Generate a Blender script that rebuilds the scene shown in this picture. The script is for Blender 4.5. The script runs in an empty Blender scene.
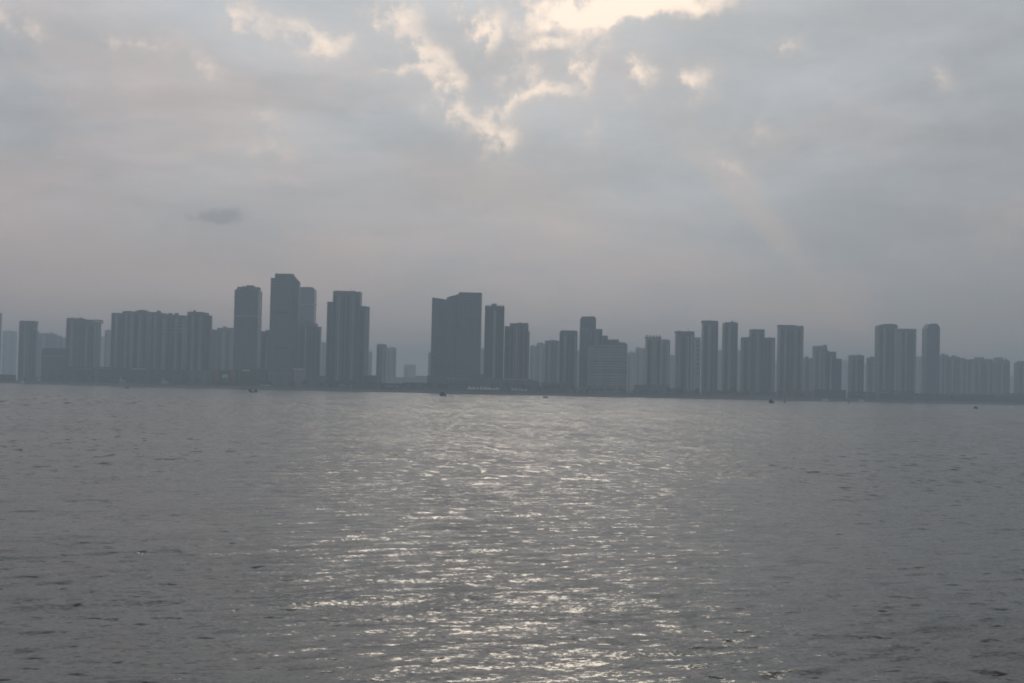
import bpy, math, random
import numpy as np
R = math.radians
random.seed(7)
rng = np.random.default_rng(11)
S = bpy.context.scene
COL = S.collection

# ------------------------------------------------------------------ camera
H = 6.0                       # eye height above the water
F = 50.0 / 36.0 * 1024        # focal length in pixels
PITCH, ROLL = R(1.95), R(1.23)
fw = np.array([0, math.cos(PITCH), math.sin(PITCH)])
up0 = np.array([0, -math.sin(PITCH), math.cos(PITCH)])
rt0 = np.array([1.0, 0, 0])
rt = rt0 * math.cos(ROLL) + up0 * math.sin(ROLL)
up = up0 * math.cos(ROLL) - rt0 * math.sin(ROLL)
cam_d = bpy.data.cameras.new('camera')
cam_d.lens = 50; cam_d.sensor_width = 36
cam_d.clip_start = 0.5; cam_d.clip_end = 30000
cam = bpy.data.objects.new('camera', cam_d); COL.objects.link(cam)
from mathutils import Matrix, Vector
cam.matrix_world = Matrix(((rt[0], up[0], -fw[0], 0), (rt[1], up[1], -fw[1], 0),
                           (rt[2], up[2], -fw[2], H), (0, 0, 0, 1)))
S.camera = cam

def ray(px, py):
    return fw * F + rt * (px - 512) + up * (341.5 - py)

# ------------------------------------------------------------------ view
S.view_settings.view_transform = 'Standard'
S.view_settings.look = 'None'
S.view_settings.exposure = 0.0
S.view_settings.gamma = 1.0
S.view_settings.use_curve_mapping = False
S.cycles.use_denoising = True
S.cycles.volume_bounces = 1
S.cycles.filter_width = 1.8
S.cycles.max_bounces = 6

# ------------------------------------------------------------------ sun behind the cloud
SUN_AZ, SUN_EL = 1.2, 33.5          # degrees, azimuth clockwise from +Y
sd = bpy.data.lights.new('sun', 'SUN')
sd.energy = 0.5; sd.angle = R(14); sd.color = (1.0, 0.87, 0.72)
sun = bpy.data.objects.new('sun', sd); COL.objects.link(sun)
d = Vector((math.sin(R(SUN_AZ)) * math.cos(R(SUN_EL)), math.cos(R(SUN_AZ)) * math.cos(R(SUN_EL)), math.sin(R(SUN_EL))))
sun.rotation_euler = (-d).to_track_quat('-Z', 'Y').to_euler()

# ------------------------------------------------------------------ node helper
class N:
    def __init__(s, tree): s.t = tree
    def new(s, typ, **kw):
        n = s.t.nodes.new(typ)
        for k, v in kw.items(): setattr(n, k, v)
        return n
    def put(s, sock, v):
        if hasattr(v, 'is_output'): s.t.links.new(v, sock)
        elif v is not None: sock.default_value = v
    def m(s, op, a, b=None, c=None, clamp=False):
        n = s.new('ShaderNodeMath', operation=op, use_clamp=clamp)
        s.put(n.inputs[0], a)
        if b is not None: s.put(n.inputs[1], b)
        if c is not None: s.put(n.inputs[2], c)
        return n.outputs[0]
    def v(s, op, a, b=None):
        n = s.new('ShaderNodeVectorMath', operation=op)
        s.put(n.inputs[0], a)
        if b is not None: s.put(n.inputs[1], b)
        return n.outputs['Value'] if op in ('DOT_PRODUCT', 'LENGTH') else n.outputs[0]
    def xyz(s, a):
        n = s.new('ShaderNodeSeparateXYZ'); s.put(n.inputs[0], a); return n.outputs
    def comb(s, x, y, z=0.0):
        n = s.new('ShaderNodeCombineXYZ')
        for i, q in enumerate((x, y, z)): s.put(n.inputs[i], q)
        return n.outputs[0]
    def noise(s, vec, scale, detail=3.0, rough=0.5, dist=0.0, out='Fac'):
        n = s.new('ShaderNodeTexNoise')
        s.put(n.inputs['Vector'], vec); s.put(n.inputs['Scale'], scale)
        n.inputs['Detail'].default_value = detail; n.inputs['Roughness'].default_value = rough
        n.inputs['Distortion'].default_value = dist
        return n.outputs[out]
    def mr(s, v, a, b, c=0.0, d=1.0, smooth=True):
        n = s.new('ShaderNodeMapRange'); n.interpolation_type = 'SMOOTHSTEP' if smooth else 'LINEAR'
        s.put(n.inputs[0], v)
        for i, q in enumerate((a, b, c, d)): s.put(n.inputs[i + 1], q)
        return n.outputs[0]
    def mix(s, f, a, b, blend='MIX'):
        n = s.new('ShaderNodeMix', data_type='RGBA', blend_type=blend)
        s.put(n.inputs[0], f)
        for sock, q in ((n.inputs[6], a), (n.inputs[7], b)):
            if isinstance(q, tuple): sock.default_value = (*q[:3], 1)
            else: s.put(sock, q)
        return n.outputs[2]

# ------------------------------------------------------------------ world: Nishita sky under a broken cloud deck
W = bpy.data.worlds.new('World'); S.world = W; W.use_nodes = True
wt = W.node_tree; wt.nodes.clear(); n = N(wt)
sky = n.new('ShaderNodeTexSky'); sky.sky_type = 'NISHITA'; sky.sun_disc = False
sky.sun_elevation = R(SUN_EL); sky.sun_rotation = R(SUN_AZ); sky.dust_density = 4.0
tc = n.new('ShaderNodeTexCoord')
dirv = n.v('NORMALIZE', tc.outputs['Generated'])
dx, dy, dz = n.xyz(dirv)
az = n.m('MULTIPLY', n.m('ARCTAN2', dx, dy), 57.29578)
el = n.m('MULTIPLY', n.m('ARCSINE', dz), 57.29578)
P = n.comb(az, el, 0.0)
# turbulent warp of the cloud coordinates
wn = n.noise(P, 0.55, 5.0, 0.62, out='Color')
wv = n.v('SUBTRACT', wn, (0.5, 0.5, 0.5))
Pw = n.v('ADD', P, n.v('MULTIPLY', wv, (3.4, 2.2, 0.0)))
wx, wy, _ = n.xyz(Pw)
def azel(px, py):
    r = ray(px, py); r = r / np.linalg.norm(r)
    return math.degrees(math.atan2(r[0], r[1])), math.degrees(math.asin(r[2]))
def blob(px, py, rx, ry, rot, amp, warped=True):
    """soft elliptical patch of cloud cover, centre and radii in sky degrees"""
    a, e = azel(px, py); rx, ry = rx / 24.8, ry / 24.8
    X, Y = (wx, wy) if warped else (az, el)
    ux = n.m('SUBTRACT', X, a); uy = n.m('SUBTRACT', Y, e)
    c, s_ = math.cos(R(rot)), math.sin(R(rot))
    p = n.m('ADD', n.m('MULTIPLY', ux, c / rx), n.m('MULTIPLY', uy, s_ / rx))
    q = n.m('ADD', n.m('MULTIPLY', ux, -s_ / ry), n.m('MULTIPLY', uy, c / ry))
    r2 = n.m('ADD', n.m('MULTIPLY', p, p), n.m('MULTIPLY', q, q))
    return n.m('MULTIPLY', n.m('EXPONENT', n.m('MULTIPLY', r2, -1.0)), amp)
def total(l):
    r = l[0]
    for q in l[1:]: r = n.m('ADD', r, q)
    return r
breaks = total([blob(*b) for b in BREAKS]) if 'BREAKS' in globals() else total([blob(*b) for b in [
    (250, 20, 24, 12, -35, .62), (324, 42, 32, 14, 5, .82), (290, 25, 22, 10, -20, .42), (395, 14, 20, 16, -20, .85),
    (432, 62, 18, 20, 40, .72), (405, 74, 32, 6, 5, .6), (458, 84, 14, 8, -30, .6),
    (486, 34, 13, 24, 10, .95), (545, 94, 34, 8, 12, .85), (583, 68, 10, 20, 0, .8),
    (620, 8, 78, 13, 8, 1.7), (552, 46, 20, 10, 10, .95), (572, 22, 22, 12, 0, .7), (645, 70, 11, 15, -10, .95),
    (692, 84, 14, 14, -20, .85), (470, 120, 36, 9, -18, .72), (498, 138, 16, 22, 0, .70),
    (590, 128, 8, 10, 0, .45), (512, 108, 26, 8, 15, .5), (455, 100, 10, 24, 15, .45), (420, 40, 12, 22, 10, .5), (520, 60, 10, 26, -15, .45), (600, 40, 16, 14, 0, .5), (540, 76, 14, 12, 0, .45), (728, 168, 26, 9, -30, .4), (20, 18, 34, 10, -25, .42),
    (142, 44, 26, 8, 5, .42), (205, 66, 34, 10, -20, .42), (275, 150, 28, 13, 0, .36), (275,118,14,8,20,.35),
    (790, 48, 12, 8, 0, .45), (944, 76, 14, 8, -30, .36), (765, 135, 14, 10, 0, .3), (640, 0, 140, 14, 4, .6)]])
fine = n.noise(P, 1.1, 6.0, 0.6)
fine2 = n.noise(P, 3.2, 5.0, 0.6)
opening = n.m('ADD', breaks, n.m('ADD', n.m('MULTIPLY', n.m('SUBTRACT', fine, 0.5), 1.3), n.m('MULTIPLY', n.m('SUBTRACT', fine2, 0.5), 0.5)))
halo = n.m('MULTIPLY', n.m('POWER', n.m('MINIMUM', n.m('MAXIMUM', breaks, 0.0), 1.4), 0.5), n.mr(fine, 0.28, 0.62, 0.25, 1.0))
opening = n.mr(opening, 0.14, 1.5)
# broad cloud structure, flattened towards the horizon
lay = n.v('MULTIPLY', Pw, (0.09, 0.22, 1.0))
big = n.noise(lay, 1.0, 5.0, 0.55)
pl = n.comb(n.m('DIVIDE', dx, n.m('MAXIMUM', n.m('ADD', dz, 0.12), 0.02)), n.m('DIVIDE', dy, n.m('MAXIMUM', n.m('ADD', dz, 0.12), 0.02)))
mid = n.noise(pl, 1.5, 6.0, 0.6, 0.3)
elc = n.m('MAXIMUM', el, 0.0)
# scattered light around the hidden sun
sdot = n.v('DOT_PRODUCT', dirv, tuple(d))
g1 = n.m('POWER', n.m('MAXIMUM', sdot, 0.0), 20.0)
g2 = n.m('POWER', n.m('MAXIMUM', sdot, 0.0), 3.0)
bright = n.m('ADD', 0.405, n.m('ADD', n.m('MULTIPLY', g1, 0.12), n.m('MULTIPLY', g2, 0.17)))
tex = n.m('ADD', n.mr(big, 0.3, 0.7, 0.92, 1.07), n.m('MULTIPLY', n.mr(mid, 0.3, 0.72, -0.15, 0.15), n.mr(el, 3.0, 11.0, 0.12, 1.0)))
bright = n.m('MULTIPLY', n.m('MULTIPLY', bright, tex), n.mr(az, 2.0, 26.0, 1.0, 0.76))
hue = n.mr(n.m('ADD', n.m('MULTIPLY', el, -0.055), n.m('ADD', n.mr(big, 0.3, 0.7, 0.35, 0.95), n.mr(az, -22.0, 16.0, 0.22, -0.12))), -0.15, 0.75)
cloudcol = n.mix(hue, (0.92, 1.0, 1.08), (1.125, 0.97, 0.945))
scl = n.new('ShaderNodeVectorMath', operation='SCALE'); n.put(scl.inputs[0], cloudcol); n.put(scl.inputs['Scale'], bright)
cl = scl.outputs[0]
# small dark cloudlet
dk = total([blob(228, 214, 24, 8, 3, 1.0, False), blob(212, 219, 24, 5, -3, .8, False)])
dk = n.mr(n.m('ADD', dk, n.m('MULTIPLY', n.m('SUBTRACT', fine2, 0.5), 1.6)), 0.2, 1.15)
cl = n.mix(n.m('MULTIPLY', dk, 0.45, clamp=True), cl, (0.2, 0.22, 0.25))
rays = total([blob(756, 208, 78, 14, -50, 1.25, False), blob(690, 150, 90, 12, -48, .35, False), blob(600, 190, 60, 22, -65, .35, False), blob(540, 60, 190, 75, -10, .45, False), blob(400, 190, 90, 30, 25, .35, False)])
cl = n.mix(n.m('MULTIPLY', rays, 0.4, clamp=True), cl, (0.64, 0.56, 0.53))
cl = n.mix(n.m('MULTIPLY', halo, 0.55, clamp=True), cl, (0.82, 0.70, 0.62))
cl = n.mix(n.m('MULTIPLY', opening, 0.85), cl, (1.45, 1.17, 0.94))
# darker ground side below the horizon
cl = n.mix(n.mr(el, -1.5, -0.1, 1.0, 0.0), cl, (0.12, 0.12, 0.12))
bgs = n.new('ShaderNodeBackground'); n.put(bgs.inputs[0], sky.outputs[0]); bgs.inputs[1].default_value = 0.05
bgc = n.new('ShaderNodeBackground'); n.put(bgc.inputs[0], cl); bgc.inputs[1].default_value = 1.0
mx = n.new('ShaderNodeMixShader'); mx.inputs[0].default_value = 0.9
wt.links.new(bgs.outputs[0], mx.inputs[1]); wt.links.new(bgc.outputs[0], mx.inputs[2])
wo = n.new('ShaderNodeOutputWorld'); wt.links.new(mx.outputs[0], wo.inputs[0])

# ------------------------------------------------------------------ materials
def mat(name, base, rough=0.8, spec=0.3, build=None):
    m_ = bpy.data.materials.new(name); m_.use_nodes = True
    b = m_.node_tree.nodes['Principled BSDF']
    b.inputs['Base Color'].default_value = (*base, 1); b.inputs['Roughness'].default_value = rough
    b.inputs['Specular IOR Level'].default_value = spec
    if build: build(N(m_.node_tree), b, base)
    return m_
def weathered(q, b, base):
    g = q.new('ShaderNodeTexCoord')
    f = q.noise(g.outputs['Object'], 0.15, 5.0, 0.6)
    c = q.mix(q.mr(f, 0.3, 0.7), tuple(x * 0.75 for x in base), tuple(min(1, x * 1.2) for x in base))
    q.put(b.inputs['Base Color'], c)
def facade(bay, floor, wfrac, hfrac, glass=(0.035, 0.045, 0.055), grough=0.15, band=False):
    """wall with a regular grid of dark window openings and weather streaks"""
    def f(q, b, base):
        g = q.new('ShaderNodeTexCoord'); x, y, z = q.xyz(g.outputs['Object'])
        u = q.m('DIVIDE', q.m('ADD', q.m('ADD', x, y), 500.0), bay)
        v = q.m('DIVIDE', z, floor)
        fu = q.m('FRACT', u); fv = q.m('FRACT', v)
        mu = q.m('LESS_THAN', q.m('ABSOLUTE', q.m('SUBTRACT', fu, 0.5)), wfrac / 2)
        mv = q.m('LESS_THAN', q.m('ABSOLUTE', q.m('SUBTRACT', fv, 0.5)), hfrac / 2)
        win = q.m('MULTIPLY', mu, mv)
        geo = q.new('ShaderNodeNewGeometry'); nz = q.xyz(geo.outputs['Normal'])[2]
        win = q.m('MULTIPLY', win, q.m('LESS_THAN', nz, 0.5))
        wn_ = q.new('ShaderNodeTexWhiteNoise', noise_dimensions='2D')
        q.put(wn_.inputs['Vector'], q.comb(q.m('FLOOR', u), q.m('FLOOR', v)))
        gl = q.mix(q.m('MULTIPLY', wn_.outputs['Value'], 0.5), glass, tuple(min(1, a * 3 + .03) for a in glass))
        streak = q.noise(q.v('MULTIPLY', g.outputs['Object'], (0.25, 0.25, 0.02)), 1.0, 5.0, 0.6)
        oi = q.new('ShaderNodeObjectInfo')
        wl = q.mix(q.mr(streak, 0.3, 0.7), tuple(a * 0.72 for a in base), tuple(a * 1.15 for a in base))
        wl = q.mix(q.m('MULTIPLY', oi.outputs['Random'], 0.35), wl, tuple(a * 0.6 for a in base))
        q.put(b.inputs['Base Color'], q.mix(win, wl, gl))
        q.put(b.inputs['Roughness'], q.m('ADD', 0.8, q.m('MULTIPLY', win, grough - 0.8)))
    return f
M = {
 'beige':   mat('beige_render_facade', (0.23, 0.225, 0.22), build=facade(3.4, 3.0, .5, .5)),
 'pink':    mat('pinkish_tile_facade', (0.26, 0.225, 0.225), build=facade(3.2, 3.0, .48, .5)),
 'grey':    mat('grey_concrete_facade', (0.22, 0.23, 0.24), build=facade(3.6, 3.1, .55, .5)),
 'dark':    mat('dark_facade', (0.12, 0.125, 0.13), build=facade(3.6, 3.2, .6, .55)),
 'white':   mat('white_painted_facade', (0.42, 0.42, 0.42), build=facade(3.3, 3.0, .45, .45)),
 'glass':   mat('blue_grey_glass_facade', (0.15, 0.18, 0.20), build=facade(1.6, 3.9, .8, .66, (0.05, 0.07, 0.085), 0.12)),
 'hotel':   mat('hotel_facade', (0.36, 0.37, 0.37), build=facade(4.0, 3.6, .62, .45)),
 'lstrip':  mat('light_balcony_paint', (0.48, 0.47, 0.46), build=facade(2.6, 3.0, .6, .35)),
 'dstrip':  mat('dark_strip_panels', (0.07, 0.075, 0.085), build=facade(2.6, 3.0, .6, .5)),  # darkness of recesses put into the colour; the strips themselves project
 'roof':    mat('grey_roof_concrete', (0.2, 0.2, 0.2), build=weathered),
 'metal':   mat('painted_steel', (0.3, 0.32, 0.33), 0.5, build=weathered),
 'shade':   mat('dark_louvre', (0.02, 0.02, 0.022), 0.6, build=weathered),
 'canvas':  mat('white_canvas', (0.6, 0.6, 0.58), 0.8, build=weathered),
 'red':     mat('red_cladding', (0.32, 0.10, 0.08), 0.6, build=weathered),
 'yellow':  mat('yellow_sign_panel', (0.6, 0.55, 0.25), 0.6, build=weathered),
 'stone':   mat('embankment_stone', (0.16, 0.16, 0.15), 0.9, build=weathered),
 'soil':    mat('bank_ground', (0.10, 0.11, 0.08), 0.95, build=weathered),
 'bark':    mat('bark', (0.08, 0.06, 0.045), 0.9, build=weathered),
 'leafa':   mat('dark_foliage', (0.04, 0.06, 0.03), 0.7, build=weathered),
 'leafb':   mat('olive_foliage', (0.07, 0.09, 0.045), 0.7, build=weathered),
 'hull':    mat('dark_boat_paint', (0.035, 0.035, 0.04), 0.5, build=weathered),
 'wood':    mat('boat_wood', (0.12, 0.08, 0.05), 0.7, build=weathered),
 'whitep':  mat('white_boat_paint', (0.75, 0.75, 0.75), 0.4, build=weathered),
}

# ------------------------------------------------------------------ geometry helpers
def link(name, verts, faces, m_, parent=None, loc=None):
    me = bpy.data.meshes.new(name); me.from_pydata([tuple(v) for v in verts], [], faces); me.update()
    if m_: me.materials.append(m_)
    o = bpy.data.objects.new(name, me); COL.objects.link(o)
    if parent: o.parent = parent
    if loc: o.location = loc
    return o
class MB:
    def __init__(s): s.v = []; s.f = []
    def box(s, x0, x1, y0, y1, z0, z1):
        b = len(s.v)
        s.v += [(x0,y0,z0),(x1,y0,z0),(x1,y1,z0),(x0,y1,z0),(x0,y0,z1),(x1,y0,z1),(x1,y1,z1),(x0,y1,z1)]
        s.f += [tuple(b + i for i in q) for q in ((0,3,2,1),(4,5,6,7),(0,1,5,4),(1,2,6,5),(2,3,7,6),(3,0,4,7))]
        return s
    def prism(s, pts, y0, y1, z0):
        """pts: top outline (x,z) left to right; extruded in y, flat bottom at z0"""
        prof = [(pts[0][0], z0)] + list(pts) + [(pts[-1][0], z0)]
        k = len(prof); b = len(s.v)
        s.v += [(x, y0, z) for x, z in prof] + [(x, y1, z) for x, z in prof]
        s.f.append(tuple(b + i for i in reversed(range(k)))); s.f.append(tuple(b + k + i for i in range(k)))
        for i in range(k):
            j = (i + 1) % k
            s.f.append((b + i, b + j, b + k + j, b + k + i))
        return s
    def tube(s, p0, p1, r0, r1, k=7):
        p0, p1 = Vector(p0), Vector(p1); dd = (p1 - p0).normalized()
        a = dd.orthogonal().normalized(); c = dd.cross(a); b = len(s.v)
        for p, r in ((p0, r0), (p1, r1)):
            for i in range(k):
                t = 2 * math.pi * i / k; s.v.append(tuple(p + a * math.cos(t) * r + c * math.sin(t) * r))
        for i in range(k): s.f.append((b + i, b + (i + 1) % k, b + k + (i + 1) % k, b + k + i))
        s.f.append(tuple(b + i for i in reversed(range(k)))); s.f.append(tuple(b + k + i for i in range(k)))
        return s
    def build(s, name, m_, parent=None): return link(name, s.v, s.f, m_, parent)
def empty(name, loc, label, cat, group=None, rz=0):
    o = bpy.data.objects.new(name, None); COL.objects.link(o); o.location = loc; o.rotation_euler.z = rz
    o.empty_display_size = 2
    o['label'] = label; o['category'] = cat
    if group: o['group'] = group
    return o
def copy_tree(o, loc, rz=0, s=1.0):
    c = o.copy(); COL.objects.link(c); c.location = loc; c.rotation_euler.z = rz; c.scale = (s, s, s)
    for ch in list(o.children):
        k = ch.copy(); COL.objects.link(k); k.parent = c
        for g in ch.children:
            q = g.copy(); COL.objects.link(q); q.parent = k
    return c

# ------------------------------------------------------------------ water
GZ = 4.0                                   # level of the city ground
def shoreY(X):                             # gently curving far bank
    return 1740.0 + 480.0 * (1 - math.exp(-(X / 750.0) ** 2))
def water():
    a_f = np.radians(np.linspace(-25, 25, 1180))
    a_l = np.radians(np.linspace(-84, -25.6, 60)); a_r = -a_l[::-1]
    ang = np.concatenate([a_l, a_f, a_r])
    r = np.concatenate([[2.0, 6.0], 14.0 * np.exp(np.linspace(0, math.log(420 / 14.0), 1000)), 420 * np.exp(np.linspace(0.06, math.log(4200 / 420.0), 90))])
    A, Rr = np.meshgrid(ang, r)
    X = Rr * np.sin(A); Y = Rr * np.cos(A)
    spacing = np.gradient(r)[:, None]
    Z = np.zeros_like(X); DX = np.zeros_like(X); DY = np.zeros_like(X)
    # patches of livelier and calmer water
    def lump(sc, ph):
        return (np.sin(X / sc + ph + 1.7 * np.sin(Y / (sc * 2.3) + ph)) * np.cos(Y / (sc * 1.9) - X / (sc * 3.1) + ph * 2))
    gust = 1.0 + 0.45 * lump(9.0, 0.4) + 0.3 * lump(23.0, 2.1)
    K = 90
    for i in range(K):
        lam = 0.34 * (14.0 / 0.34) ** (i / (K - 1.0)) * rng.uniform(.9, 1.1)
        th = R(111) + rng.normal(0, R(30 if lam < 0.9 else 13))
        sl = (0.018 if lam < 0.9 else 0.020) * (1.0 if lam < 1.2 else (1.2 / lam) ** 1.1)
        am = sl * lam / (2 * math.pi) * rng.uniform(.7, 1.3)
        k = 2 * math.pi / lam
        fade = np.clip((lam / spacing - 2.6) / 3.0, 0, 1)
        ph = k * (X * math.cos(th) + Y * math.sin(th)) + rng.uniform(0, 6.28)
        a_ = am * fade * (gust if lam < 3 else 1.0)
        Z += a_ * np.sin(ph)
        c = a_ * np.cos(ph) * 0.8
        DX += c * math.cos(th); DY += c * math.sin(th)
    X = X + DX; Y = Y + DY
    nr, na = X.shape
    co = np.stack([X, Y, Z], -1).reshape(-1, 3).astype(np.float32)
    idx = np.arange(nr * na).reshape(nr, na)
    q = np.stack([idx[:-1, :-1], idx[:-1, 1:], idx[1:, 1:], idx[1:, :-1]], -1).reshape(-1, 4)[:, ::-1]
    me = bpy.data.meshes.new('water')
    me.vertices.add(len(co)); me.vertices.foreach_set('co', co.ravel())
    me.loops.add(q.size); me.loops.foreach_set('vertex_index', q.ravel().astype(np.int32))
    me.polygons.add(len(q)); me.polygons.foreach_set('loop_start', np.arange(0, q.size, 4, dtype=np.int32))
    me.update(calc_edges=True)
    me.polygons.foreach_set('use_smooth', np.ones(len(q), bool))
    m_ = mat('river_water', (0.020, 0.019, 0.015), 0.19, 0.5); t = N(m_.node_tree); b = m_.node_tree.nodes['Principled BSDF']
    b.inputs['IOR'].default_value = 1.333
    g = t.new('ShaderNodeNewGeometry'); pos = g.outputs['Position']
    rot = t.new('ShaderNodeVectorRotate'); rot.rotation_type = 'Z_AXIS'; t.put(rot.inputs['Vector'], pos); rot.inputs['Angle'].default_value = R(-16)
    pr = rot.outputs[0]
    def slope(vec, sc, det, sx, sy):
        c = t.noise(t.v('MULTIPLY', vec, (*sc, 1.0)), 1.0, det, 0.55, 0.2, out='Color')
        return t.v('MULTIPLY', t.v('SUBTRACT', c, (0.5, 0.5, 0.5)), (sx, sy, 0.0))
    patch = t.noise(t.v('MULTIPLY', pr, (0.02, 0.035, 0)), 1.0, 5.0, 0.6)
    px_, py_, pz_ = t.xyz(pos)
    amp = t.m('MULTIPLY', t.mr(patch, 0.32, 0.68, 0.5, 1.4), t.mr(py_, 20.0, 220.0, 0.80, 1.7))
    ripple = t.v('ADD', slope(pr, (7.0, 11.0), 3.0, 0.66, 0.84), slope(pr, (1.1, 2.1), 3.0, 0.45, 0.54))
    sc_ = t.new('ShaderNodeVectorMath', operation='SCALE'); t.put(sc_.inputs[0], ripple); t.put(sc_.inputs['Scale'], amp)
    def gated(v_, g_):
        k = t.new('ShaderNodeVectorMath', operation='SCALE'); t.put(k.inputs[0], v_); t.put(k.inputs['Scale'], g_); return k.outputs[0]
    # wave groups and cat's-paws out on the open river
    chop = t.v('ADD', slope(pr, (0.25, 0.42), 2.0, 0.10, 0.14), gated(slope(pr, (0.60, 0.14), 3.0, 0.16, 0.42), t.mr(py_, 60.0, 200.0, 0.35, 1.0)))
    chop = t.v('ADD', chop, gated(slope(pr, (0.30, 0.035), 3.0, 0.12, 0.50), t.mr(py_, 150.0, 420.0, 0.25, 1.0)))
    chop = t.v('ADD', chop, gated(slope(pr, (0.10, 0.010), 4.0, 0.12, 0.50), t.mr(py_, 350.0, 800.0, 0.1, 1.0)))
    # sparse steep wavelet fronts, leaning towards the near shore
    def fronts(sc, lo, hi, g_):
        f_ = t.mr(t.noise(t.v('MULTIPLY', pr, (*sc, 1.0)), 1.0, 2.5, 0.5, 0.4), lo, hi)
        return gated(t.comb(0.0, t.m('MULTIPLY', f_, -0.42)), g_)
    chop = t.v('ADD', chop, fronts((1.3, 2.6), 0.57, 0.74, t.mr(py_, 90.0, 200.0, 0.75, 0.0)))
    chop = t.v('ADD', chop, fronts((0.80, 0.36), 0.56, 0.70, t.m('MULTIPLY', t.mr(py_, 60.0, 130.0), t.mr(py_, 300.0, 500.0, 1.0, 0.0))))
    chop = t.v('ADD', chop, fronts((0.40, 0.05), 0.54, 0.68, t.mr(py_, 230.0, 420.0, 0.0, 1.0)))
    nv = t.v('NORMALIZE', t.v('ADD', g.outputs['Normal'], t.v('ADD', sc_.outputs[0], chop)))
    t.put(b.inputs['Normal'], nv)
    me.materials.append(m_)
    o = bpy.data.objects.new('water', me); COL.objects.link(o); o['kind'] = 'structure'
water()

# ------------------------------------------------------------------ far bank
def bank():
    xs = np.linspace(-4200, 4200, 240)
    # ground sheet behind the embankment
    v = []; f = []
    for x in xs: v += [(x, shoreY(x) + 1.2, GZ), (x, 6200, GZ)]
    for i in range(len(xs) - 1): a = 2 * i; f.append((a, a + 2, a + 3, a + 1))
    o = link('ground', v, f, M['soil']); o['kind'] = 'structure'
    # sloping stone embankment with a parapet kerb
    prof = [(-3.5, -0.6), (0.0, GZ - 0.6), (0.0, GZ + 0.25), (1.2, GZ + 0.25), (1.2, GZ - 0.8)]
    v = []; f = []; k = len(prof)
    for x in xs: v += [(x, shoreY(x) + p, z) for p, z in prof]
    for i in range(len(xs) - 1):
        for j in range(k - 1): a = i * k + j; f.append((a, a + k, a + k + 1, a + 1))
    o = link('embankment', v, f, M['stone']); o['kind'] = 'structure'
    v = []; f = []
    for x in xs: v += [(x, shoreY(x) + 6, GZ + .02), (x, shoreY(x) + 13, GZ + .02)]
    for i in range(len(xs) - 1): a = 2 * i; f.append((a, a + 2, a + 3, a + 1))
    o = link('promenade', v, f, M['stone']); o['kind'] = 'structure'
bank()

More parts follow.
